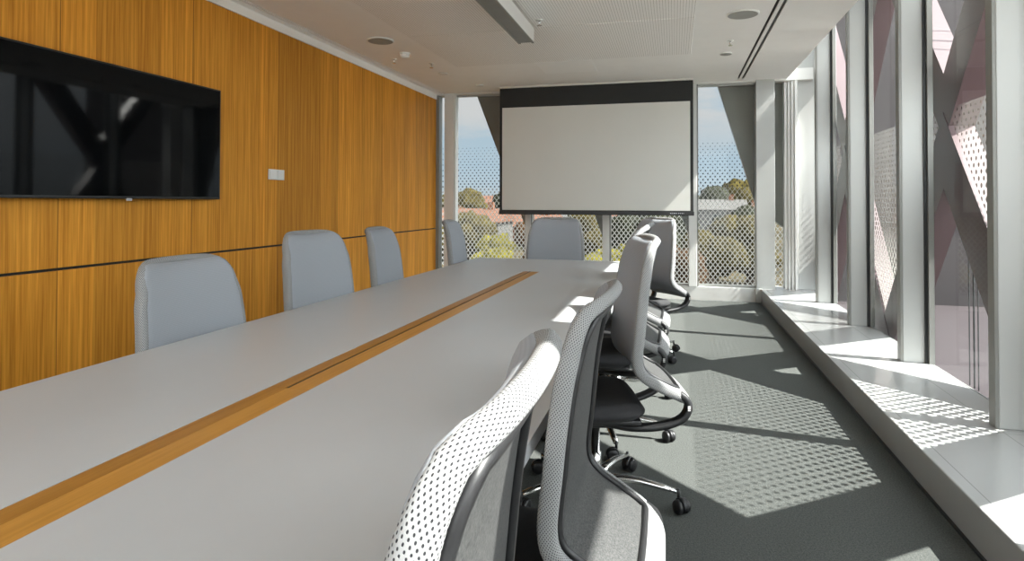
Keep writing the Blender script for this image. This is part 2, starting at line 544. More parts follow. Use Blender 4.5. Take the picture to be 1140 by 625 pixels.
# dark raking cladding panels in each end bay (triangles with thickness)
RK = [(-2.69, -1.90, .75), (-1.67, -.865, .65), (-.62, .205, .75), (.50, .99, 1.10)]
for k, (xt, xr, zb) in enumerate(RK):
    bm = bmesh.new()
    prism(bm, [(xt, 2.78), (xr + .03, zb - .1), (xr + .03, 2.78)] if k < 3 else [(xt, 2.78), (1.0, zb), (1.3, .9), (1.3, 2.78)], 'Y', 8.22, 8.30)
    o = struct('trim_%d' % (13 + k), bm, MAT['dark_panel'], ['dark raking panel outside at the left edge of the projector screen', 'dark raking panel outside behind the screen and the end chair',
                 'dark raking panel outside behind the rotated chair', 'dark raking panel outside beside the white column'][k])
def grate_mat():
    t = NT('white_slotted_ledge')
    P, X, Y, Z = t.pos()
    fx = t.m('FRACT', t.m('ADD', t.m('DIVIDE', X, .064), 200))
    ok = t.m('MULTIPLY', t.m('LESS_THAN', fx, .6), t.m('MULTIPLY', t.m('GREATER_THAN', Y, 8.20), t.m('LESS_THAN', Y, 8.29)))
    t.bsdf(t.mix(ok, (.68, .67, .64, 1), (.12, .12, .115, 1)), .6)
    return t.mat
struct('trim_17', bx(WL, 1.3, EY + .14, EY + .42, .10, .155), grate_mat(), 'white slotted ledge outside the end windows')

# side window wall ---------------------------------------------------------
bm = bmesh.new()
box(bm, BX, GX + .02, YB, EY + .30, -.1, BZ, bev=.005)
struct('baseboard_right', bm, MAT['bench'], 'low glossy white window ledge along the right')
struct('trim_18', bx(BX - .008, BX + .02, YB, EY - .03, 0, .012), MAT['gasket'], 'black shadow line under the window ledge')
FL = {5: 'white window fin third from the camera, farthest along the ledge', 4: 'middle white window fin on the ledge', 3: 'white window fin nearer the camera on the ledge', 2: 'white window fin at the right picture edge'}
for k, y in enumerate(FINY):
    bm = bmesh.new()
    box(bm, 1.452, GX + .03, y, y + .066, BZ, TOPZ, bev=.003)
    o = struct('trim_%d' % (19 + k), bm, MAT['alu_white'], 'white window fin %s' % ['behind the camera'][0] if False else None)
    mk('fin_nose', bx(1.436, 1.453, y + .002, y + .064, BZ, TOPZ, bev=.002), MAT['alu_grey'], o)
    mk('gasket', bx(GX - .03, GX - .012, y - .012, y + .0005, BZ, TOPZ), MAT['gasket'], o)
    mk('glazing_bead', bx(GX - .012, GX + .02, y - .03, y - .0005, BZ, TOPZ), MAT['alu_grey'], o)
    lab = {4: 'white window fin nearest the camera, at the right edge', 5: 'second white window fin from the right edge', 6: 'third white window fin from the right edge', 7: 'fourth white window fin, next to the far corner'}.get(k)
    if lab: o['label'] = lab; o['category'] = 'trim'
ys = [YB] + [y + .066 for y in FINY]
ye = [y for y in FINY] + [EY + .05]
for k, (a, b) in enumerate(zip(ys, ye)):
    if b - a < .05: continue
    o = struct('window_%d' % (7 + k), bx(GX, GX + .012, a, b, BZ, TOPZ), MAT['glass'])
    lab = {5: 'side window nearest the camera, with mauve struts outside', 6: 'second side window along the ledge', 7: 'third side window along the ledge', 8: 'last side window before the corner'}.get(k)
    if lab: o['label'] = lab; o['category'] = 'window'
struct('ceiling_edge', bx(1.30, GX + .06, YB - .1, EY + .3, TOPZ - .02, TOPZ + .2), MAT['paint'])

struct('trim_60', bx(1.44, GX + .03, EY + .07, EY + .2, BZ, TOPZ, bev=.003), MAT['alu_white'], 'white fin face at the far corner of the side windows')
# wing wall and terrace outside
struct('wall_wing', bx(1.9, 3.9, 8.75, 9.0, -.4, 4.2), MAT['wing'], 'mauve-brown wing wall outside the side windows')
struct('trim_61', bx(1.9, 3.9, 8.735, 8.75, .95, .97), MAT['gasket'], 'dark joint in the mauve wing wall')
bm = bmesh.new(); box(bm, 4.4, 60, -60, 8.7, -4.6, -4.5); box(bm, -30, 4.3, -60, YB - 1.2, -4.6, -4.5)
struct('ground_bounce', bm, plain('pale_bounce_ground', (.42, .40, .37, 1), .8, vscale=.8))  # unseen pale ground added to bounce sunlight up onto the ceiling
# exterior side facade: deep diagonal struts + dotted panels
XI, XO = 1.72, 1.87
NY, NZ, PER, SL = 4.70, 1.81, 2.462, .795       # node, half-period slope dY/dz
zlo, zhi = -1.2, 3.36
nst = 0
for k in range(-4, 2):
    yn = NY + PER * k
    # lower chevron leg pair (apex at NZ) and upper V pair
    for sgn in (-1, 1):
        for lo, (za, zb_, d0, d1) in enumerate(((NZ, zlo, -.50, 0), (NZ - .01, zhi, -.19, .26))):
            e = .003 * ((sgn > 0) + 2 * lo)
            up_ = -1 if lo == 0 else 1
            yb_ = yn + sgn * SL * abs(zb_ - za)
            bm = bmesh.new()
            prism(bm, [(yn, za + d0), (yb_, zb_ + d0), (yb_, zb_ + d1), (yn, za + d1)], 'X', XI + e, XO + e)
            o = struct('trim_%d' % (30 + nst), bm, MAT['mauve']); nst += 1
struct('trim_62', bx(XI + .02, XO - .02, .47, 2.15, 2.72, 3.45), MAT['mauve'], 'unseen mauve panel added to block sun from the table')  # out-of-view sun blocker, added to keep stray patches off the table
for i_, (yy, rr_) in enumerate(((4.84, .004), (4.90, .006), (4.97, .004))):
    bm = bmesh.new(); lathe(bm, [(rr_, -.3), (rr_, 4.0)], 8, (1.97, yy, 0))
    struct('trim_%d' % (63 + i_), bm, MAT['gasket'])
# dotted V panels
for k in range(-3, 3):
    yc = NY - PER / 2 + PER * k
    zb = NZ - PER / 2 / SL
    bm = bmesh.new()
    pts = [(yc, zb - .02), (yc + PER / 2 - .02, NZ + .02), (yc - PER / 2 + .02, NZ + .02)]
    vs = [bm.verts.new((XI + .02, p[0], p[1])) for p in pts]
    bm.faces.new(vs)
    o = mk('dotted_screen', bm, MAT['frit_side'])
    o['kind'] = 'structure'
    lab = {0: 'dotted white triangular screen outside the side window nearest the camera', 1: 'dotted white triangular screen outside the second and third side windows', 2: 'dotted triangular screen outside the last side window'}.get(k)
    if lab: tag(o, lab, 'screen')
# paved terrace strip outside
struct('ground_ledge', bx(GX + .02, 4.2, YB - 1, EY + 1.5, -.35, -.05), plain('mauve_terrace', (.014, .007, .009, 1), .8))

# ------------------------------------------------------------------ wall and ceiling fittings
tv = thing('television', 'large black wall television on the wood wall', 'television', (WL + .003, 3.0, 1.62))
TX = .075
y0, y1, z0, z1 = 2.19, 3.735, 1.222, 1.995
mk('housing', bx(.012, TX, y0 - 3, y1 - 3, z0 - 1.62, z1 - 1.62, bev=.004), MAT['tv_body'], tv)
mk('screen_panel', bx(TX - .002, TX + .0015, y0 - 3 + .012, y1 - 3 - .012, z0 - 1.62 + .016, z1 - 1.62 - .012), MAT['tv_glass'], tv)
bm = bmesh.new()
mk('logo_badge', bx(TX - .004, TX + .002, -.04, -.004, z0 - 1.62 - .012, z0 - 1.62 + .004, bev=.001, seg=1), MAT['silver'], tv)
mk('wall_bracket', bx(0.0, .014, -.35, .35, -.25, .25), MAT['black'], tv)

sw = thing('light_switch', 'white double light switch on the wood wall', 'switch', (WL, 4.478, 1.43))
mk('plate', bx(0, .010, -.103, .103, -.043, .043, bev=.003), MAT['plastic_white'], sw)
for d in (-.05, .05):
    mk('rocker', bx(.009, .016, d - .044, d + .044, -.036, .036, bev=.003), MAT['plastic_white'], sw)

# projector screen
ps = thing('projection_screen', 'large white pull-down projector screen with black border', 'screen', (-.985, 7.75, H))
w = 1.205
mk('border_cloth', bx(-w, w, 0, .004, 1.10 - H, H - H - .002), MAT['black_cloth'], ps)
mk('viewing_surface', bx(-w + .034, w - .036, -.0025, .0005, 1.108 - H, 2.427 - H), MAT['screen'], ps)
mk('bottom_bar', bx(-w - .008, w + .008, -.014, .02, 1.05 - H, 1.10 - H, bev=.005), MAT['black'], ps)
bm = bmesh.new()
for i, ww in enumerate((.012, .008, .014, .010, .006, .012, .009, .012, .007)):
    xx = w - .27 + i * .019
    box(bm, xx, xx + ww, -.0155, -.0138, 1.072 - H, 1.080 - H)
mk('logo', bm, MAT['silver'], ps)
mk('case', bx(-w - .002, w + .002, -.03, .07, -.022, -.001, bev=.003), MAT['paint'], ps)

# pendant luminaire
pl = thing('pendant_lamp', 'long linear pendant lamp hanging under the slotted ceiling', 'lamp', (-1.19, 3.3, 2.53))
mk('body', bx(-.066, .066, -1.65, 1.72, .004, .125, bev=.004), MAT['plastic_white'], pl)
mk('diffuser', bx(-.046, .046, -1.62, 1.69, -.001, .006), plain('grey_unlit_diffuser', (.16, .165, .16, 1), .35), pl)
bm = bmesh.new(); box(bm, -.066, -.047, -1.65, 1.72, -.002, .006); box(bm, .047, .066, -1.65, 1.72, -.002, .006)
mk('rail', bm, MAT['alu_grey'], pl)
for yy in (-1.2, 0, 1.2):
    bm = bmesh.new(); lathe(bm, [(.008, .12), (.008, .168)], 10, (0, yy, 0)); lathe(bm, [(.03, .155), (.03, .169)], 16, (0, yy, 0))
    mk('hanger', bm, MAT['chrome'], pl)

def disc(name, label, cat, x, y, r, mat, drop=.012, group=None):
    t = thing(name, label, cat, (x, y, H))
    bm = bmesh.new(); lathe(bm, [(r, -.0005), (r, -drop * .6), (r * .93, -drop)], 32)
    mk('rim', bm, MAT['plastic_white'], t, True)
    bm = bmesh.new(); lathe(bm, [(r * .9, -drop * .5), (r * .9, -drop * 1.08)], 32)
    mk('grille', bm, mat, t)
    return t
disc('ceiling_speaker', 'round ceiling speaker near the wood wall', 'speaker', -2.622, 5.226, .125, MAT['grille'])
disc('ceiling_speaker', 'round ceiling speaker beside the double air slot', 'speaker', .524, 5.185, .125, MAT['grille'])
disc('downlight', 'small round downlight closest to the wood wall corner', 'light', -2.59, 6.75, .06, MAT['plastic_white'])
disc('ceiling_disc', 'flat round disc in the ceiling near the air slot', 'light', .50, 6.53, .06, MAT['grille'])
disc('downlight', 'tiny round downlight near the top left corner of the projector screen', 'light', -2.40, 7.55, .055, MAT['plastic_white'])
sd = thing('smoke_detector', 'white dome smoke detector next to the left ceiling speaker', 'detector', (-2.615, 5.74, H))
bm = bmesh.new(); lathe(bm, [(.055, -.0005), (.055, -.016)], 24); mk('base', bm, MAT['plastic_white'], sd, True)
bm = bmesh.new(); lathe(bm, [(.047, -.015), (.047, -.035), (.036, -.048), (.012, -.052)], 24); mk('dome', bm, MAT['plastic_white'], sd, True)
def sprinkler(label, x, y):
    t = thing('sprinkler', label, 'sprinkler', (x, y, H - .008 if -2.32 < x < .16 and y < 6.44 else H))
    bm = bmesh.new(); lathe(bm, [(.03, -.0003), (.026, -.007)], 20); mk('collar', bm, MAT['plastic_white'], t, True)
    bm = bmesh.new(); lathe(bm, [(.008, -.006), (.008, -.028), (.004, -.032), (.004, -.045)], 12); mk('nozzle', bm, MAT['chrome'], t, True)
    bm = bmesh.new(); lathe(bm, [(.02, -.045), (.02, -.048)], 16); mk('deflector', bm, MAT['chrome'], t)
sprinkler('small sprinkler head beside the end of the pendant lamp', -1.06, 4.93)
sprinkler('small sprinkler head between the right speaker and the flat disc', .50, 6.02)
sprinkler('small ceiling sprinkler above the wood wall, below the left smoke detector', -2.83, 5.95)
sprinkler('small ceiling sprinkler between smoke detector and corner downlight', -2.53, 6.24)

# ------------------------------------------------------------------ table
TXL, TXR, TY0, TY1, TZ = -1.604, -.275, -.75, 4.99, .74
SX0, SX1, SXM, SYE = -.990, -.879, -.944, 4.10
tb = thing('conference_table', 'long grey-white conference table with a central wooden inlay', 'table', (-.934, 2.1, 0))
tx, ty = -.934, 2.1
def rr(x0, x1, y0, y1, r, corners):
    """outline with rounded corners; corners subset of 'bl br tr tl'"""
    P = []
    for nm, cx, cy, a0 in (('bl', x0 + r, y0 + r, 180), ('br', x1 - r, y0 + r, 270), ('tr', x1 - r, y1 - r, 0), ('tl', x0 + r, y1 - r, 90)):
        if nm in corners:
            for i in range(7):
                a = radians(a0 + 15 * i); P.append((cx + r * cos(a), cy + r * sin(a)))
        else:
            P.append({'bl': (x0, y0), 'br': (x1, y0), 'tr': (x1, y1), 'tl': (x0, y1)}[nm])
    return P
def loc(P): return [(a - tx, b - ty) for a, b in P]
bm = bmesh.new()
r = .07
g = .0012
# one board in the shape of a U around the inlay
U = rr(TXL, TXR, TY0, TY1, r, 'tl tr'.split())
outline = [(SX0 - g, TY0), (TXL, TY0)]
outl = U[::-1]
poly = [(SX0 - g, TY0), (SX0 - g, SYE + g), (SX1 + g, SYE + g), (SX1 + g, TY0)] + [p for p in U if True][1:2] + U[2:] + [U[0]]
prism(bm, loc(poly), 'Z', .707, TZ)
o = mk('tabletop', bm, MAT['table'], tb)
bm = bmesh.new()
U2 = rr(TXL + .012, TXR - .012, TY0 + .01, TY1 - .012, r, 'tl tr'.split())
prism(bm, loc(U2), 'Z', .690, .7065)
mk('underboard', bm, MAT['table_edge'], tb)
mk('cable_tray', bx(SX0 - tx + .002, SX1 - tx - .002, TY0 - ty + .02, SYE - ty, .64, .689), MAT['gasket'], tb)
YS = 1.378
mk('cable_slot', bx(SXM - tx - .0065, SXM - tx + .0065, YS - ty + .004, SYE - ty - .03, .7068, TZ - .003), MAT['gasket'], tb)
mk('inlay_board', bx(SX0 - tx, SXM - tx, TY0 - ty, YS - .0015 - ty, .709, TZ - .0008), MAT['inlay_dark'], tb)
mk('inlay_board', bx(SXM - tx + .0006, SX1 - tx, TY0 - ty, YS - .0015 - ty, .709, TZ - .0008), MAT['inlay_light'], tb)
a = mk('cable_flap', bx(SX0 - tx, SXM - tx - .0055, YS - ty, SYE - ty, .712, TZ - .0008), MAT['inlay_dark'], tb)
b = mk('cable_flap', bx(SXM - tx + .0055, SX1 - tx, YS - ty, SYE - ty, .712, TZ - .0008), MAT['inlay_light'], tb)
for x, y in ((-.53, 1.025), (-.47, 3.62), (-1.42, .98), (-1.42, 3.12)):
    mk('leg', bx(x - tx - .03, x - tx + .03, y - ty - .035, y - ty + .035, 0, .689, bev=.004), MAT['leg_wood'], tb)
bm = bmesh.new()
for x in (-.50, -1.37):
    box(bm, x - tx - .02, x - tx + .02, -.4 - ty, 4.5 - ty, .655, .689)
mk('support_rail', bm, MAT['black'], tb)

# ------------------------------------------------------------------ chair
PROF = catmull([(0, -.305, .488), (0, -.280, .506), (0, -.225, .535), (0, -.168, .567), (0, -.138, .598), (0, -.130, .64), (0, -.135, .70),
                (0, -.140, .74), (0, -.150, .84), (0, -.163, .93), (0, -.179, 1.0), (0, -.198, 1.045), (0, -.228, 1.072)], 6)
cum = [0]
for i in range(1, len(PROF)): cum.append(cum[-1] + (PROF[i] - PROF[i - 1]).length)
TL = cum[-1]
def prof(t):
    t = max(0, min(TL, t))
    for i in range(1, len(cum)):
        if t <= cum[i] + 1e-9:
            k = (t - cum[i - 1]) / (cum[i] - cum[i - 1])
            p = PROF[i - 1].lerp(PROF[i], k)
            break
    i0 = max(0, i - 2); i1 = min(len(PROF) - 1, i + 1)
    T = (PROF[i1] - PROF[i0]).normalized()
    N = Vector((0, T.z, -T.y))
    return p, T, N
WT = [(0, .200), (.1, .222), (.2, .234), (.3, .238), (.4, .236), (.55, .225), (TL - .1, .211), (TL, .203)]
RT, RB = .085, .06
def halfw(t):
    w = interp(WT, t)
    if t > TL - RT:
        k = (t - (TL - RT)) / RT
        w -= RT * (1 - math.sqrt(max(0, 1 - k * k)))
    if t < RB:
        k = (RB - t) / RB
        w -= RB * (1 - math.sqrt(max(0, 1 - k * k)))
    return w
def surf(t, b, off=0):
    p, T, N = prof(t)
    w = interp(WT, t)
    cup = .008 * (b / w) ** 2
    arch = -.020 * (b / w) ** 2 * max(0, (t - (TL - .25)) / .25)      # crown of the top edge
    return Vector((b, 0, 0)) + p + T * arch + N * (off + cup), T, N
def make_chair():
    root = thing('conference_chair', '', 'chair')
    # ring outline (t, b)
    path = []
    nS = 40
    for i in range(9): path.append((0, -halfw(0) + 2 * halfw(0) * i / 9))
    ts = [RB * (1 - cos(radians(90) * i / 6)) for i in range(6)]
    ts += [RB + (TL - RT - RB) * i / nS for i in range(nS)]
    ts += [TL - RT + RT * sin(radians(90) * i / 7) for i in range(7)]
    for t in ts: path.append((t, halfw(t)))
    wt = halfw(TL)
    for i in range(9): path.append((TL, wt - 2 * wt * i / 9))
    for t in ts[::-1]: path.append((t, -halfw(t)))
    # last point duplicates path[0]?  (t=0,b=-halfw(0)) -> drop
    if abs(path[-1][0] - path[0][0]) < 1e-9 and abs(path[-1][1] - path[0][1]) < 1e-9: path.pop()
    pts = []; fr = []; sz = []
    n = len(path)
    raw = [surf(t, b)[0] for t, b in path]
    for i, (t, b) in enumerate(path):
        p, T, N = surf(t, b)
        tan = (raw[(i + 1) % n] - raw[i - 1]).normalized()
        Nn = (N - tan * N.dot(tan)).normalized()
        B = tan.cross(Nn).normalized()
        pts.append(p); fr.append((Nn, B))
        topk = max(0, (t - (TL - .12)) / .12)
        botk = max(0, 1 - t / .05)
        sz.append((1 - .3 * topk, 1.0 + 1.7 * botk))
    sect = []
    for k in range(16):
        a = 2 * pi * k / 16
        ca, sa = cos(a), sin(a)
        sect.append((+.0205 * math.copysign(abs(ca) ** .75, ca), .0150 * math.copysign(abs(sa) ** .75, sa)))
    bm = bmesh.new()
    sweep(bm, pts, sect, fr, True, uv=True, sizes=sz)
    mk('back_frame', bm, MAT['knit'], root, True)
    # panels
    def panel(off, inset, t0, t1, thick, name, mat, dish=0, fall=0):
        bm = bmesh.new()
        NTn, NB = 40, 20
        gr = []; gb = []
        for i in range(NTn + 1):
            t = t0 + (t1 - t0) * i / NTn
            row = []; rwb = []
            for j in range(NB + 1):
                u = -1 + 2 * j / NB
                u = math.copysign(1 - (1 - abs(u)) ** 1.5, u)
                bb = u * (halfw(t) - inset)
                e8 = max(abs(u), abs(2 * i / NTn - 1)) ** 26 * fall
                o_ = off - dish * (1 - u * u) - e8
                row.append(bm.verts.new(surf(t, bb, o_)[0]))
                rwb.append(bm.verts.new(surf(t, bb, o_ - thick)[0]))
            gr.append(row); gb.append(rwb)
        for i in range(NTn):
            for j in range(NB):
                bm.faces.new([gr[i][j], gr[i][j + 1], gr[i + 1][j + 1], gr[i + 1][j]])
                bm.faces.new([gb[i][j], gb[i + 1][j], gb[i + 1][j + 1], gb[i][j + 1]])
        def rimv(g): return g[0][:] + [g[i][NB] for i in range(1, NTn + 1)] + g[NTn][::-1][1:] + [g[i][0] for i in range(NTn - 1, 0, -1)]
        ra, rb_ = rimv(gr), rimv(gb)
        for i in range(len(ra)):
            bm.faces.new([ra[i], rb_[i], rb_[(i + 1) % len(ra)], ra[(i + 1) % len(ra)]])
        return mk(name, bm, mat, root, True)
    panel(.0235, -.0115, .002, TL, .003, 'front_cover', MAT['back_front'], .010, .018)
    panel(-.010, .012, .02, TL - .02, .003, 'rear_mesh', MAT['back_rear'], .004)
    # piping: black, on the rear inside of the ring
    bm = bmesh.new()
    pp = []
    for i, (t, b) in enumerate(path):
        s = 1 - .024 / max(.1, abs(halfw(t)))
        tt = min(max(t, .026), TL - .03)
        p, T, N = surf(tt, math.copysign(min(abs(b), halfw(tt)), b) * s, -.017)
        pp.append(p)
    ok = [pp[0]]
    for p in pp[1:]:
        if (p - ok[-1]).length > .004: ok.append(p)
    tube(bm, ok, .0085, 8, True)
    mk('edge_piping', bm, MAT['black'], root, True)
    # lower loops
    for s in (-1, 1):
        L = catmull([(s * .195, -.285, .503), (s * .198, -.314, .478), (s * .199, -.318, .442), (s * .193, -.290, .403), (s * .178, -.220, .374),
                     (s * .150, -.12, .360), (s * .105, -.03, .362), (s * .07, .04, .372)], 6)
        bm = bmesh.new()
        fr2 = []
        for i, p in enumerate(L):
            tn = (L[min(i + 1, len(L) - 1)] - L[max(i - 1, 0)]).normalized()
            A = Vector((1, 0, 0)); A = (A - tn * A.dot(tn)).normalized()
            fr2.append((A, tn.cross(A).normalized()))
        sec = [(.024 * math.copysign(abs(cos(q)) ** .6, cos(q)), 0.0135 * math.copysign(abs(sin(q)) ** .6, sin(q))) for q in [2 * pi * k / 14 for k in range(14)]]
        sweep(bm, L, sec, fr2)
        o = mk('support_loop', bm, MAT['black'], root, True)
        bm = bmesh.new()
        x0 = s * .2225
        for i, zz in enumerate((.433, .440, .446)):
            box(bm, min(x0, x0 + s * .0012), max(x0, x0 + s * .0012), -.322, -.312, zz + .012, zz + .016)
        mk('logo_mark', bm, MAT['plastic_white'], o)
    # seat
    bm = bmesh.new()
    NX, NYs = 20, 22
    SWf, y0, y1 = .245, -.175, .285
    top = []; bot = []
    for j in range(NYs + 1):
        v = -1 + 2 * j / NYs
        rt = []; rb = []
        for i in range(NX + 1):
            u = -1 + 2 * i / NX
            # square -> rounded square
            e = 5.0
            k = (abs(u) ** e + abs(v) ** e) ** (1 / e)
            m = max(abs(u), abs(v))
            f = (m / k) if k > 0 else 1
            x = u * f * SWf * (1 - .08 * max(0, -v)); y = (y0 + y1) / 2 + v * f * (y1 - y0) / 2
            edge = max(0, 1 - m)
            rnd = .032 * (1 - math.sqrt(max(0, 1 - (1 - min(1, edge / .22)) ** 2)))
            z = .452 - rnd + .010 * u * u - .010 * math.exp(-((v + .2) / .5) ** 2) * (1 - u * u) - .02 * max(0, v - .4) ** 2 / .36
            rt.append(bm.verts.new((x, y, z)))
            zb = .392 + rnd * .8 - .008 * max(0, v - .4)
            rb.append(bm.verts.new((x * .985, y, min(zb, z - .002))))
        top.append(rt); bot.append(rb)
    for j in range(NYs):
        for i in range(NX):
            bm.faces.new([top[j][i], top[j][i + 1], top[j + 1][i + 1], top[j + 1][i]])
            bm.faces.new([bot[j][i], bot[j + 1][i], bot[j + 1][i + 1], bot[j][i + 1]])
    def rim(g): return g[0][:] + [g[j][NX] for j in range(1, NYs + 1)] + g[NYs][::-1][1:] + [g[j][0] for j in range(NYs - 1, 0, -1)]
    A, B = rim(top), rim(bot)
    for i in range(len(A)):
        bm.faces.new([A[i], A[(i + 1) % len(A)], B[(i + 1) % len(B)], B[i]])
    mk('seat', bm, MAT['seat'], root, True)
    bm = bx(-.19, .19, -.15, .24, .377, .398, bev=.008)
    auto_smooth(mk('seat_pan', bm, MAT['black'], root))
    bm = bmesh.new()
    box(bm, -.075, .075, -.09, .12, .325, .378, bev=.012)
    o = auto_smooth(mk('tilt_mechanism', bm, MAT['black'], root))
    bm = bmesh.new(); lathe(bm, [(.006, .07), (.006, .19), (.011, .192), (.011, .235), (.006, .24)], 10, (0, .02, .352), 'X'); mk('lever', bm, MAT['black'], o, True)
    # base
    bm = bmesh.new(); lathe(bm, [(.024, .10), (.024, .20), (.018, .202), (.018, .33)], 20); mk('gas_lift', bm, MAT['chrome'], root, True)
    bm = bmesh.new(); lathe(bm, [(.030, .068), (.045, .075), (.045, .108), (.032, .122), (.026, .124)], 24); mk('hub', bm, MAT['chrome'], root, True)
    for k in range(5):
        a = radians(90 + 72 * k)
        d = Vector((cos(a), sin(a), 0)); s = Vector((-sin(a), cos(a), 0)); up = Vector((0, 0, 1))
        P = [d * .035 + up * .095, d * .10 + up * .103, d * .18 + up * .101, d * .26 + up * .089, d * .318 + up * .078]
        bm = bmesh.new()
        sec = [(.0 + .020 * math.copysign(abs(cos(q)) ** .8, cos(q)), .013 * math.copysign(abs(sin(q)) ** .8, sin(q))) for q in [2 * pi * j / 12 for j in range(12)]]
        sweep(bm, P, sec, [(s, up)] * 5, sizes=[(1.15, 1.1), (1, 1.05), (.85, .95), (.72, .8), (.62, .62)])
        mk('leg', bm, MAT['chrome'], root, True)
        c = d * .325
        ca = a + radians(35 + 47 * k)
        ax = Vector((-sin(ca), cos(ca), 0)); fw = Vector((cos(ca), sin(ca), 0))
        cw = c - fw * .018
        bm = bmesh.new()
        lathe(bm, [(.0065, .055), (.0065, .088)], 10, c)
        # hood
        hood = []
        for q in range(9):
            an = radians(-10 + 200 * q / 8)
            hood.append(cw + fw * (.030 * cos(an)) + up * (.0285 + .030 * sin(an)))
        sweep(bm, hood, [(-.009, -.002), (.009, -.002), (.009, .002), (-.009, .002)], [(ax, (h - cw - up * .0285).normalized()) for h in hood])
        cs = mk('caster', bm, MAT['black'], root, True)
        for sg in (-1, 1):
            bm = bmesh.new()
            lathe(bm, [(.010, -.009), (.024, -.009), (.0275, -.005), (.0275, .005), (.024, .009), (.010, .009)], 20, (0, 0, 0), 'X')
            R = Matrix((ax, fw, up)).transposed().to_4x4(); R.translation = cw + up * .0277 + ax * (sg * .0165)
            bmesh.ops.transform(bm, matrix=R, verts=bm.verts[:])
            mk('wheel', bm, MAT['black'], cs, True)
    return root

UPPER = {'back_frame', 'front_cover', 'rear_mesh', 'edge_piping', 'support_loop', 'seat', 'seat_pan', 'tilt_mechanism'}
BASEP = {'gas_lift', 'hub', 'leg', 'caster'}
def kids(o): return [c for c in bpy.data.objects if c.parent == o]
proto = make_chair()
proto_parts = [(c, kids(c)) for c in kids(proto)]
first = [True]
def place_chair(x, y, face, label, dz=0, spin=0, group='grey mesh conference chairs around the table'):
    """face: heading in degrees the chair looks at (0 = +X)"""
    if first[0]:
        r = proto; first[0] = False
        parts = [c for c, _ in proto_parts]
    else:
        r = proto.copy(); COL.objects.link(r)
        parts = []
        for c, subs in proto_parts:
            d = c.copy(); COL.objects.link(d); d.parent = r; parts.append(d)
            for s in subs:
                e = s.copy(); COL.objects.link(e); e.parent = d
    for d in parts:
        nm = d.name.split('.')[0]
        d.location = (0, 0, dz) if nm in UPPER else (0, 0, 0)
        d.rotation_euler = (0, 0, radians(spin) if nm in BASEP else 0)
    r.location = (x, y, 0)
    r.rotation_euler = (0, 0, radians(face - 90))
    r['label'] = label; r['category'] = 'chair'; r['group'] = group
    return r
# right-hand side (facing -X = 180 deg)
place_chair(-0.362, 0.62, 183.5, 'nearest grey mesh chair on the right, its back cut by the bottom edge', -0.035)
place_chair(-0.362, 1.43, 180, 'second chair on the right table side, perforated light back ring and dark rear mesh', -0.068)
place_chair(-0.312, 2.54, 195, 'third chair on the right table side, seat and white-tagged loop in view', -0.01, 20)
place_chair(-0.366, 3.27, 180, 'fourth chair on the right side, mostly hidden behind the third', 0.005, 36)
place_chair(-0.366, 3.98, 180, 'fifth chair on the right side, only its lower back loop showing', 0.0, 36)
place_chair(-.27, 5.04, 222, 'turned chair at the far right table corner before the windows', .0, 30)
# left-hand side (facing +X)
place_chair(-1.512, 1.87, 0, 'nearest light grey chair on the wood wall side, below the television', -0.075)
place_chair(-1.537, 2.7, -6, 'second light grey chair on the wood wall side, under the light switch', -0.02, 15)
place_chair(-1.54, 3.47, 7, 'third light grey chair on the wood wall side, seen narrow', -0.03, 30)
place_chair(-1.54, 4.72, 6, 'farthest chair on the wood wall side, before the left window post', -0.02, 10)
place_chair(-0.985, 5.1, 270, 'grey chair at the head of the table under the projector screen', -0.01, 20)

# ------------------------------------------------------------------ outside
def ground_mat():
    t = NT('garden_ground')
    P, X, Y, Z = t.pos()
    f = t.noise(P, .12, 4, .6)
    f2 = t.noise(P, 1.5, 3, .6)
    c = t.mix(t.mapr(f, .4, .6, 0, 1), (.016, .013, .006, 1), (.05, .036, .018, 1))
    c = t.mix(t.mapr(f2, .45, .65, 0, .6), c, (.02, .024, .01, 1))
    t.bsdf(c, .95, spec=.1)
    return t.mat
GZ = -5.0
bm = bmesh.new()
n = 40
gv = [[None] * (n + 1) for _ in range(n + 1)]
for i in range(n + 1):
    for j in range(n + 1):
        x = -260 + 520 * i / n; y = -60 + 460 * j / n
        d = max(0, y - 60)
        gv[i][j] = bm.verts.new((x, y, GZ + d * .021 + 1.2 * mnoise.noise(Vector((x * .02, y * .02, 3))) * min(1, d / 40)))
for i in range(n):
    for j in range(n):
        bm.faces.new([gv[i][j], gv[i + 1][j], gv[i + 1][j + 1], gv[i][j + 1]])
o = struct('ground', bm, ground_mat(), 'distant brown and green suburban ground', True)

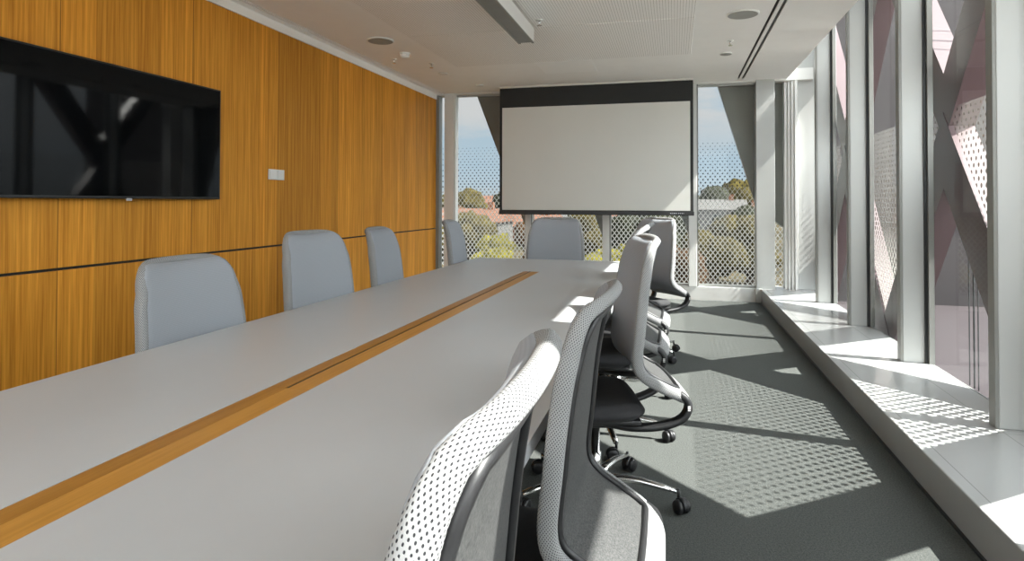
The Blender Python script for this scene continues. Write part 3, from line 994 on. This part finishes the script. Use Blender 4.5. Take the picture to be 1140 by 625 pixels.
def leafy(name, ca, cb):
    t = NT(name)
    o = t.objc()
    f = t.noise(o, 7.5, 5, .75)
    f2 = t.noise(o, 1.3, 2, .5)
    c = t.mix(t.mapr(t.m('ADD', t.m('MULTIPLY', f, .7), t.m('MULTIPLY', f2, .3)), .4, .6, 0, 1), ca, cb)
    t.bsdf(c, .9, spec=.15, normal=t.bump(f, 1, .15))
    return t.mat
LEAF = {'dark': leafy('dark_green_leaves', (.002, .003, .001, 1), (.016, .017, .005, 1)),
        'yellow': leafy('yellow_blossom_leaves', (.008, .008, .001, 1), (.14, .12, .003, 1)),
        'olive': leafy('olive_leaves', (.007, .0055, .001, 1), (.055, .041, .004, 1)),
        'rust': leafy('rust_brown_leaves', (.010, .0045, .001, 1), (.06, .026, .006, 1))}
BARK = plain('bark', (.07, .05, .035, 1), .9)
def crown_mesh(rad, squash, seed):
    bm = bmesh.new()
    rnd = random.Random(seed)
    for q in range(9):
        c = Vector((rnd.uniform(-.6, .6), rnd.uniform(-.6, .6), rnd.uniform(-.45, .55))) * rad
        r = rad * rnd.uniform(.38, .62)
        ret = bmesh.ops.create_icosphere(bm, subdivisions=3, radius=r)
        for v in ret['verts']:
            d = v.co.normalized()
            k = 1 + .32 * mnoise.noise(d * 2.6 + c * 3) + .20 * mnoise.noise(d * 7 + c * 5)
            v.co = Vector((v.co.x * k, v.co.y * k, v.co.z * k * squash)) + c
    return bm
def tree(name, x, y, top, rad, kind, label, group, squash=.9):
    g0 = GZ + max(0, y - 60) * .021
    t = thing(name, label, 'tree' if 'tree' in name else 'shrub', (x, y, g0 - .1), 0, group)
    zc = top - g0 - rad * .9 + .1
    bm = bmesh.new()
    tube(bm, [(0, 0, 0), (.1 * rad * .3, 0, zc * .5), (0, 0, max(zc, .4))], .11 * rad, 8, rs=[1.3, 1, .6])
    mk('trunk', bm, BARK, t, True)
    mk('crown', crown_mesh(rad, squash, int(x * 13 + y * 7)), LEAF[kind], t, True, loc=(0, 0, max(zc, rad * .6)))
    return t
# (px-derived directions) x offset in metres at distance y
def at(px, y):      # world x at depth y for a picture column
    ang = math.atan((px - 570) / 692.0) - .2555
    return math.tan(ang) * y
PLACED = []
def fit(px, y, r0, top):
    k0 = y
    while True:
        r = r0 * y / k0
        x = at(px, y)
        if all((x - a) ** 2 + (y - b) ** 2 > (r + c + .4) ** 2 for a, b, c in PLACED):
            PLACED.append((x, y, r)); return x, y, y / k0, 1.208 + (top - 1.208) * y / k0
        y += 2
TREES = [
 (520, 62, .2, 3.2, 'olive', 'olive leafy tree outside the window left of the projector screen'),
 (548, 48, -1.6, 2.0, 'yellow', 'yellow-flowering bush outside below the left corner of the projector screen'),
 (512, 95, 2.6, 4.5, 'olive', 'rounded olive tree on the skyline at the far left window'),
 (600, 55, -.6, 2.6, 'rust', 'rust-brown bush outside behind the end chair, left side'),
 (655, 46, -2.2, 1.5, 'yellow', 'bright yellow bush outside right of the end chair'),
 (690, 44, -2.1, 1.5, 'yellow', 'yellow bush outside beside the clustered right-hand chairs'),
 (640, 70, .2, 3.4, 'olive', 'olive tree outside under the projector screen, behind the yellow bush'),
 (705, 60, .3, 3.2, 'dark', 'dark green tree outside behind the clustered chair backs'),
 (740, 52, .3, 2.6, 'dark', 'dark tree outside behind the turned chair'),
 (757, 38, -1.2, 1.6, 'rust', 'brown bush outside beside the white post right of the screen'),
 (790, 40, -.4, 2.0, 'olive', 'olive tree at the left of the window right of the projector screen'),
 (835, 44, .5, 2.4, 'olive', 'tall olive tree outside against the broad white column'),
 (815, 70, .8, 3.0, 'dark', 'dark trees clump seen through the middle of the right end window'),
 (780, 85, 1.4, 3.2, 'dark', 'dark skyline tree right of the projector screen corner'),
 (800, 30, -2.6, 1.5, 'yellow', 'low yellow-green bush at the foot of the right end window'),
 (575, 100, 2.7, 4.0, 'dark', 'dark skyline tree at the left edge of the projector screen'),
 (828, 100, 2.5, 4.2, 'olive', 'pale skyline tree near the broad white column'),
 (498, 58, -.2, 2.4, 'rust', 'brownish tree in the narrow window beside the wood wall'),
]
WALLM = [plain('cream_render', (.13, .112, .095, 1), .8), plain('terracotta_brick', (.10, .036, .014, 1), .85, var=.15, vscale=3), plain('white_render', (.06, .058, .055, 1), .8)]
ROOFM = [plain('orange_roof_tiles', (.07, .024, .009, 1), .8, var=.15, vscale=3), plain('grey_roof_tiles', (.04, .037, .034, 1), .8, var=.1)]
WINM = plain('dark_house_glass', (.03, .035, .04, 1), .15)
def house(px, y, zt, w, d, h, wm, rm, label):
    x, y, kk, zt = fit(px, y, max(w, d) * .68, zt)
    g0 = GZ + max(0, y - 60) * .021
    z0 = zt - h - .45 * d / 2
    t = thing('house', label, 'house', (x, y, g0 - .3), 0, 'houses outside the end windows')
    zb = z0 - (g0 - .3)
    hb = h + max(0, 0)
    mk('wall', bx(-w / 2, w / 2, -d / 2, d / 2, 0, zb + h), WALLM[wm], t)
    bm = bmesh.new()
    prism(bm, [(-d / 2 - .4, zb + h - .05), (d / 2 + .4, zb + h - .05), (0, zb + h + .45 * d / 2)], 'X', -w / 2 - .4, w / 2 + .4)
    mk('roof', bm, ROOFM[rm], t)
    nwin = max(2, int(w // 2.6))
    for i in range(nwin):
        xx = -w / 2 + w * (i + .5) / nwin
        mk('window', bx(xx - .5, xx + .5, -d / 2 - .03, -d / 2 + .02, zb + h - 2.1, zb + h - .8), WINM, t)
    mk('chimney', bx(w * .25, w * .25 + .7, -.3, .4, zb + h + .2, zb + h + .45 * d / 2 + .8), WALLM[1], t)
house(525, 75, .4, 9, 7, 3.4, 2, 0, 'orange-roofed white house outside the left end window')
house(592, 70, -.2, 8, 7, 3.2, 1, 0, 'brick house with orange roof outside left of the end chair')
house(660, 82, .2, 10, 7, 3.2, 0, 1, 'cream house with grey roof outside under the screen')
house(505, 110, 2.2, 9, 7, 3.2, 1, 0, 'brick house on the slope seen beside the wood wall')
house(725, 90, .9, 10, 7, 3.2, 2, 0, 'white house with orange roof behind the clustered chair backs')
house(795, 105, 1.7, 9, 7, 3, 2, 1, 'white house with grey roof on the skyline right of the screen')
house(822, 92, .9, 9, 7, 3, 0, 0, 'cream house with orange roof near the broad white column')
house(553, 120, 2.5, 10, 7, 3.2, 0, 0, 'cream skyline house left of the projector screen')

for px, y, top, rad, kind, lab in TREES:
    x, y2, kk, top2 = fit(px, y, rad * 1.3, top)
    tree('garden_tree' if rad > 2.1 else 'garden_shrub', x, y2, top2, rad * kk, kind, lab, 'trees and bushes outside the end windows')

# ------------------------------------------------------------------ light
sun = bpy.data.lights.new('sun_light', 'SUN')
sun.energy = 15.5
sun.angle = radians(.53)
sun.color = (1.0, .97, .92)
so = bpy.data.objects.new('sun_light', sun); link(so)
dvec = Vector((-1, .11, -1.107)).normalized()
so.rotation_euler = dvec.to_track_quat('-Z', 'Y').to_euler()
so.location = (8, -1, 9)

wd = bpy.data.worlds.new('sky'); sc.world = wd
wd.use_nodes = True
nt = wd.node_tree; nt.nodes.clear()
class WN(NT):
    def __init__(s): s.nt = nt; s.n = nt.nodes
W = WN()
tc = W.node('ShaderNodeTexCoord')
sp = W.node('ShaderNodeSeparateXYZ'); W.l(tc.outputs['Generated'], sp.inputs[0])
z = sp.outputs[2]
zen = W.mapr(z, 0.0, .45, 0, 1)
skyc = W.mix(zen, (.32, .41, .48, 1), (.28, .35, .42, 1))
cl = W.noise(W.vmul(tc.outputs['Generated'], (2.2, 2.2, 9)), 1.6, 6, .6)
cm = W.mapr(cl, .40, .56, 0, 1, True)
lowcl = W.mapr(z, .06, .14, .0, 1)
skyc = W.mix(W.m('MULTIPLY', cm, lowcl), skyc, (.45, .45, .455, 1))
haze = W.mapr(z, -.02, .06, .5, 0)
skyc = W.mix(haze, skyc, (.48, .49, .49, 1))
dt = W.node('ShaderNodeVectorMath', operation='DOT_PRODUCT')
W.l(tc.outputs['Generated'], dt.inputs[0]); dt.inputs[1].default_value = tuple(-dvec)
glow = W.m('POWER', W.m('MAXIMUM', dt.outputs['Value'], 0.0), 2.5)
rear_fill = W.mapr(sp.outputs[1], -.1, -.7, 0, 1, True)
skyc = W.mix(W.m('MAXIMUM', rear_fill, W.mapr(glow, 0, .3, 0, 1)), skyc, (.53, .555, .575, 1))
gl = W.m('ADD', 1.0, W.m('ADD', W.m('MULTIPLY', glow, 9.0), W.m('MULTIPLY', rear_fill, 4.6)))  # sky raised around the sun and behind the camera, added to brighten the room
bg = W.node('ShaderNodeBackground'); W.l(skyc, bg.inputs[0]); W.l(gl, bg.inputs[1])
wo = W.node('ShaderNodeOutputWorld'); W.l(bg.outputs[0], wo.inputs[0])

# ------------------------------------------------------------------ camera
F, YAW, PIT, ROLL, CY, CH = 692.36, .2555, .0155, -.0022, 214.42, 1.2078
cam = bpy.data.cameras.new('camera'); co = bpy.data.objects.new('camera', cam); link(co)
cam.sensor_fit = 'HORIZONTAL'; cam.sensor_width = 36
cam.lens = 36 * F / 1140
cam.shift_y = -(312.5 - CY) / 1140
cam.clip_start = .02; cam.clip_end = 2000
co.location = (0, 0, CH)
Rm = Matrix.Rotation(YAW, 3, 'Z') @ Matrix.Rotation(pi / 2 + PIT, 3, 'X') @ Matrix.Rotation(-ROLL, 3, 'Z')
co.rotation_euler = Rm.to_euler()
sc.camera = co

sc.view_settings.view_transform = 'Standard'
sc.view_settings.look = 'None'
sc.view_settings.gamma = 1
sc.view_settings.exposure = .57
sc.view_settings.use_curve_mapping = False
sc.cycles.use_denoising = True
sc.cycles.max_bounces = 10
sc.cycles.diffuse_bounces = 6
sc.cycles.transparent_max_bounces = 24
sc.cycles.caustics_reflective = False
sc.cycles.caustics_refractive = False
